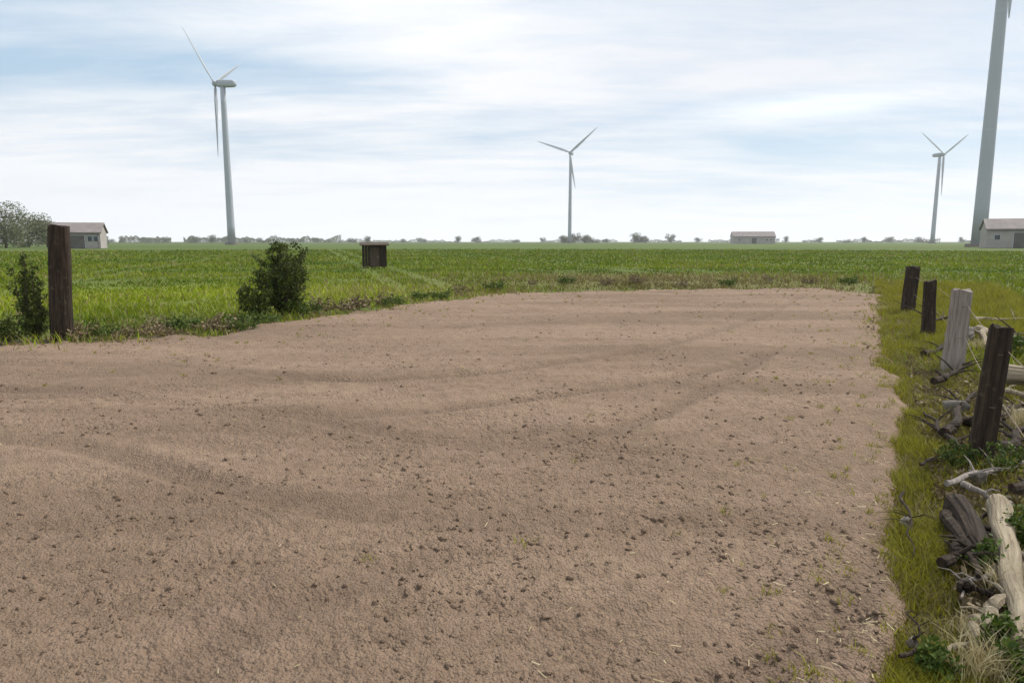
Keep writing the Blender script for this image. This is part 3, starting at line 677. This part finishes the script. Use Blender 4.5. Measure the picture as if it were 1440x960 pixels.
stone(px(1275, 738), (.05, .045, .04), 'small dark-sided stone at the edge between soil and grass', 4)
stone(px(1276, 905), (.04, .035, .03), 'small stone at the bottom of the soil edge', 5)

def branch(a, b, r, m, label, twigs=5, lift=.06):
    a, b = Vector(a), Vector(b); bm = bmesh.new(); K = 12; pts = []; rd = []; sd_ = a.x * 3.1
    for k in range(K + 1):
        q = k / K; v = a.lerp(b, q) + Vector((noise.noise(Vector((q * 3, sd_, 0))), noise.noise(Vector((q * 3, sd_, 5))), 0)) * .10; v.z = lift * (.5 + noise.noise(Vector((q * 2, sd_, 9)))) + r
        pts.append(v - a); rd.append(r * (1 - .7 * q))
    limb(bm, pts, rd, 8)
    root = obj('dead_branch', bm, m); root.location = a; tag(root, label, 'branch')
    for k in range(twigs):
        i = 2 + int(rng.integers(K - 4)); p = pts[i]; d = (b - a).normalized(); sgn = 1 if k % 2 else -1
        q = Vector((-d.y * sgn, d.x * sgn, rng.uniform(0, .7))) + d * .8; ln = (b - a).length * rng.uniform(.08, .2)
        tb = bmesh.new(); limb(tb, [p, p + q * ln * .5 + Vector((0, 0, .02)), p + q * ln], [rd[i] * .55, rd[i] * .35, rd[i] * .12], 6); obj('twig', tb, m, root)
    return root
for (x0, y0, x1, y1, r_, mm, lab) in [
    (1300, 505, 1352, 478, .045, 'dark_wood', 'dark dead branch lying between the squat post and the grey post'),
    (1312, 545, 1365, 520, .045, 'dark_wood', 'dark dead branch lying in front of the foot of the grey post'),
    (1345, 640, 1300, 585, .028, 'dark_wood', 'thin dark branch on the verge left of the nearest dark post'),
    (1395, 600, 1440, 575, .040, 'dark_wood', 'dark branch right of the nearest dark post, before the straw tuft'),
    (1360, 625, 1440, 640, .030, 'dark_wood', 'dark branch lying behind the foot of the nearest dark post'),
    (1330, 690, 1440, 655, .022, 'grey_wood', 'grey thin branch lying in front of the nearest dark post'),
    (1325, 800, 1400, 735, .030, 'dark_wood', 'dark branch lying across the rotten log'),
    (1400, 800, 1345, 850, .018, 'grey_wood', 'short grey branch in the grass left of the pale log'),
    (1405, 480, 1470, 500, .060, 'dark_wood', 'thick dark branch at the right edge above the pale tan log'),
    (1270, 700, 1285, 790, .010, 'dark_wood', 'small dark stick lying on the edge between soil and verge'),
    (1268, 930, 1300, 880, .009, 'dark_wood', 'small dark stick at the bottom of the soil edge')]:
    branch(px(x0, y0), px(x1, y1), r_, M[mm], lab)
for (x0, y0, x1, y1, r_, mm, lab) in [
    (1398, 560, 1500, 572, .035, 'pale_wood', 'pale tan branch at the right edge just below the cross lying log'),
    (1420, 590, 1500, 560, .030, 'pale_wood', 'thin pale branch poking in from the right edge behind the nearest dark post'),
    (1325, 620, 1372, 560, .045, 'dark_wood', 'thick dark branch leaning towards the nearest dark post from the left'),
    (1345, 600, 1420, 612, .040, 'dark_wood', 'dark broken branch crossing behind the nearest dark post'),
    (1400, 640, 1460, 600, .045, 'dark_wood', 'thick dark branch at the right edge behind the leafy weed'),
    (1335, 755, 1400, 800, .035, 'dark_wood', 'dark broken branch just below the rotten log'),
    (1350, 690, 1420, 718, .025, 'grey_wood', 'grey branch piece between the stone and the pale log'),
    (1400, 900, 1455, 800, .035, 'pale_wood', 'second pale branch beside the pale log at the right edge'),
    (1372, 930, 1400, 860, .022, 'pale_wood', 'short pale branch standing in the straw of the bottom right corner'),
    (1310, 470, 1330, 440, .05, 'dark_wood', 'dark branch heap piece right of the squat dark post'),
    (1370, 455, 1440, 452, .05, 'pale_wood', 'pale branch lying far back at the right edge behind the grey post'),
    (1420, 700, 1500, 680, .035, 'dark_wood', 'dark branch at the right edge above the pale log'),
    (1335, 735, 1372, 830, .040, 'dark_wood', 'dark branch lying lengthwise left of the pale log'),
    (1352, 830, 1415, 850, .030, 'dark_wood', 'dark broken branch end under the second pale branch'),
    (1395, 860, 1352, 945, .030, 'pale_wood', 'pale branch between the straw tuft and the pale log'),
    (1400, 500, 1460, 470, .060, 'dark_wood', 'dark branch leaning over the cross lying pale log'),
    (1375, 470, 1392, 500, .070, 'pale_wood', 'short pale branch stub left of the top of the nearest post'),
    (1290, 660, 1335, 640, .014, 'dark_wood', 'thin dark stick in the verge grass left of the nearest post')]:
    branch(px(x0, y0), px(x1, y1), r_, M[mm], lab, 4)
# fallen leaves and litter under the fence, uncountable
P = []
while len(P) < 22000:
    s_ = 1.4 * (14 ** rng.random()); r_ = .45 + 2.2 * rng.random() ** 1.3; p = rs(r_, s_, 0)
    if noise.noise(Vector((p.x * 2, p.y * 2, 12))) < rng.random() * .6 - .35: continue
    P.append((p.x, p.y, -.01 + .05 * rng.random() ** 2))
V_, F_, a_ = leaves(P, .022); tag(np_obj('leaf_litter', V_, F_, M['deadleaf'], attr=a_), kind='stuff')

# ------------------------------------------------------------------ dry tufts and weeds by the fence
def tuft(loc, hgt, n, m, label, name, cat, wd_=.005, spread=.10, lean=.6, group=None):
    P_ = np.stack([rng.normal(0, spread * .5, n), rng.normal(0, spread * .5, n), np.full(n, -.02)], 1)
    V_, F_, a_ = blades(P_, hgt * (.55 + .5 * rng.random(n)), np.full(n, wd_) * (.6 + .8 * rng.random(n)), lean, 3)
    o = np_obj(name, V_, F_, m, attr=a_); o.location = loc; tag(o, label, cat, group); return o
for (x, y, hgt, n, sp, lab) in [(1377, 492, .30, 200, .2, 'dry straw tuft between the grey post and the nearest dark post'),
        (1432, 600, .30, 260, .16, 'tall dry straw tuft at the right edge behind the cross lying log'),
        (1384, 950, .26, 260, .10, 'dry straw tuft at the bottom right corner'),
        (1415, 830, .22, 200, .10, 'short dry tuft beside the pale log'),
        (1316, 600, .12, 120, .12, 'low dry tuft in the verge grass left of the stones'),
        (1370, 890, .16, 140, .08, 'small dry tuft left of the pale log'),
        (1240, 435, .16, 400, .28, 'dry tuft of grass at the far corner of the soil')]:
    tuft(px(x, y), hgt, n, M['straw'], lab, 'dry_grass_tuft', 'dry grass', .005 + .0005 * 960 / max(60, y - 340), sp)
for i, (x, y, wd2, hg, lab) in enumerate([(1345, 655, .22, .20, 'low leafy weed left of the foot of the nearest dark post'),
        (1412, 665, .30, .30, 'dark leafy weed right of the nearest dark post'),
        (1432, 765, .22, .25, 'dark leafy weed at the right edge above the pale log'),
        (1408, 925, .16, .22, 'dark leafy weed between the pale log and the straw tuft in the corner'),
        (1436, 960, .14, .20, 'dark leafy weed cut by the bottom right corner'),
        (1310, 945, .14, .12, 'low leafy weed at the bottom of the grass verge'),
        (1380, 800, .16, .18, 'dark weed growing over the rotten log'),
        (1425, 505, .5, .4, 'broad weed clump at the right edge behind the fence')]):
    bush('weed', px(x, y), wd2, hg, 500, .016 if wd2 < .4 else .03, M['weed'], lab, 'weed', 5)

# ------------------------------------------------------------------ haze
bm = bmesh.new(); bmesh.ops.create_cube(bm, size=1)
for v in bm.verts: v.co = Vector((v.co.x * 3600, v.co.y * 3600, (v.co.z + .5) * 158 - 1.1))
hm = bpy.data.materials.new('haze_air'); hm.use_nodes = True; t = hm.node_tree; t.nodes.clear()
pv = t.nodes.new('ShaderNodeVolumePrincipled'); pv.inputs['Density'].default_value = 0.00018; pv.inputs['Color'].default_value = (.93, .96, 1, 1); pv.inputs['Anisotropy'].default_value = .3
om = t.nodes.new('ShaderNodeOutputMaterial'); L(t, pv.outputs[0], om.inputs['Volume'])
hzo = obj('haze', bm, hm); tag(hzo, kind='stuff')
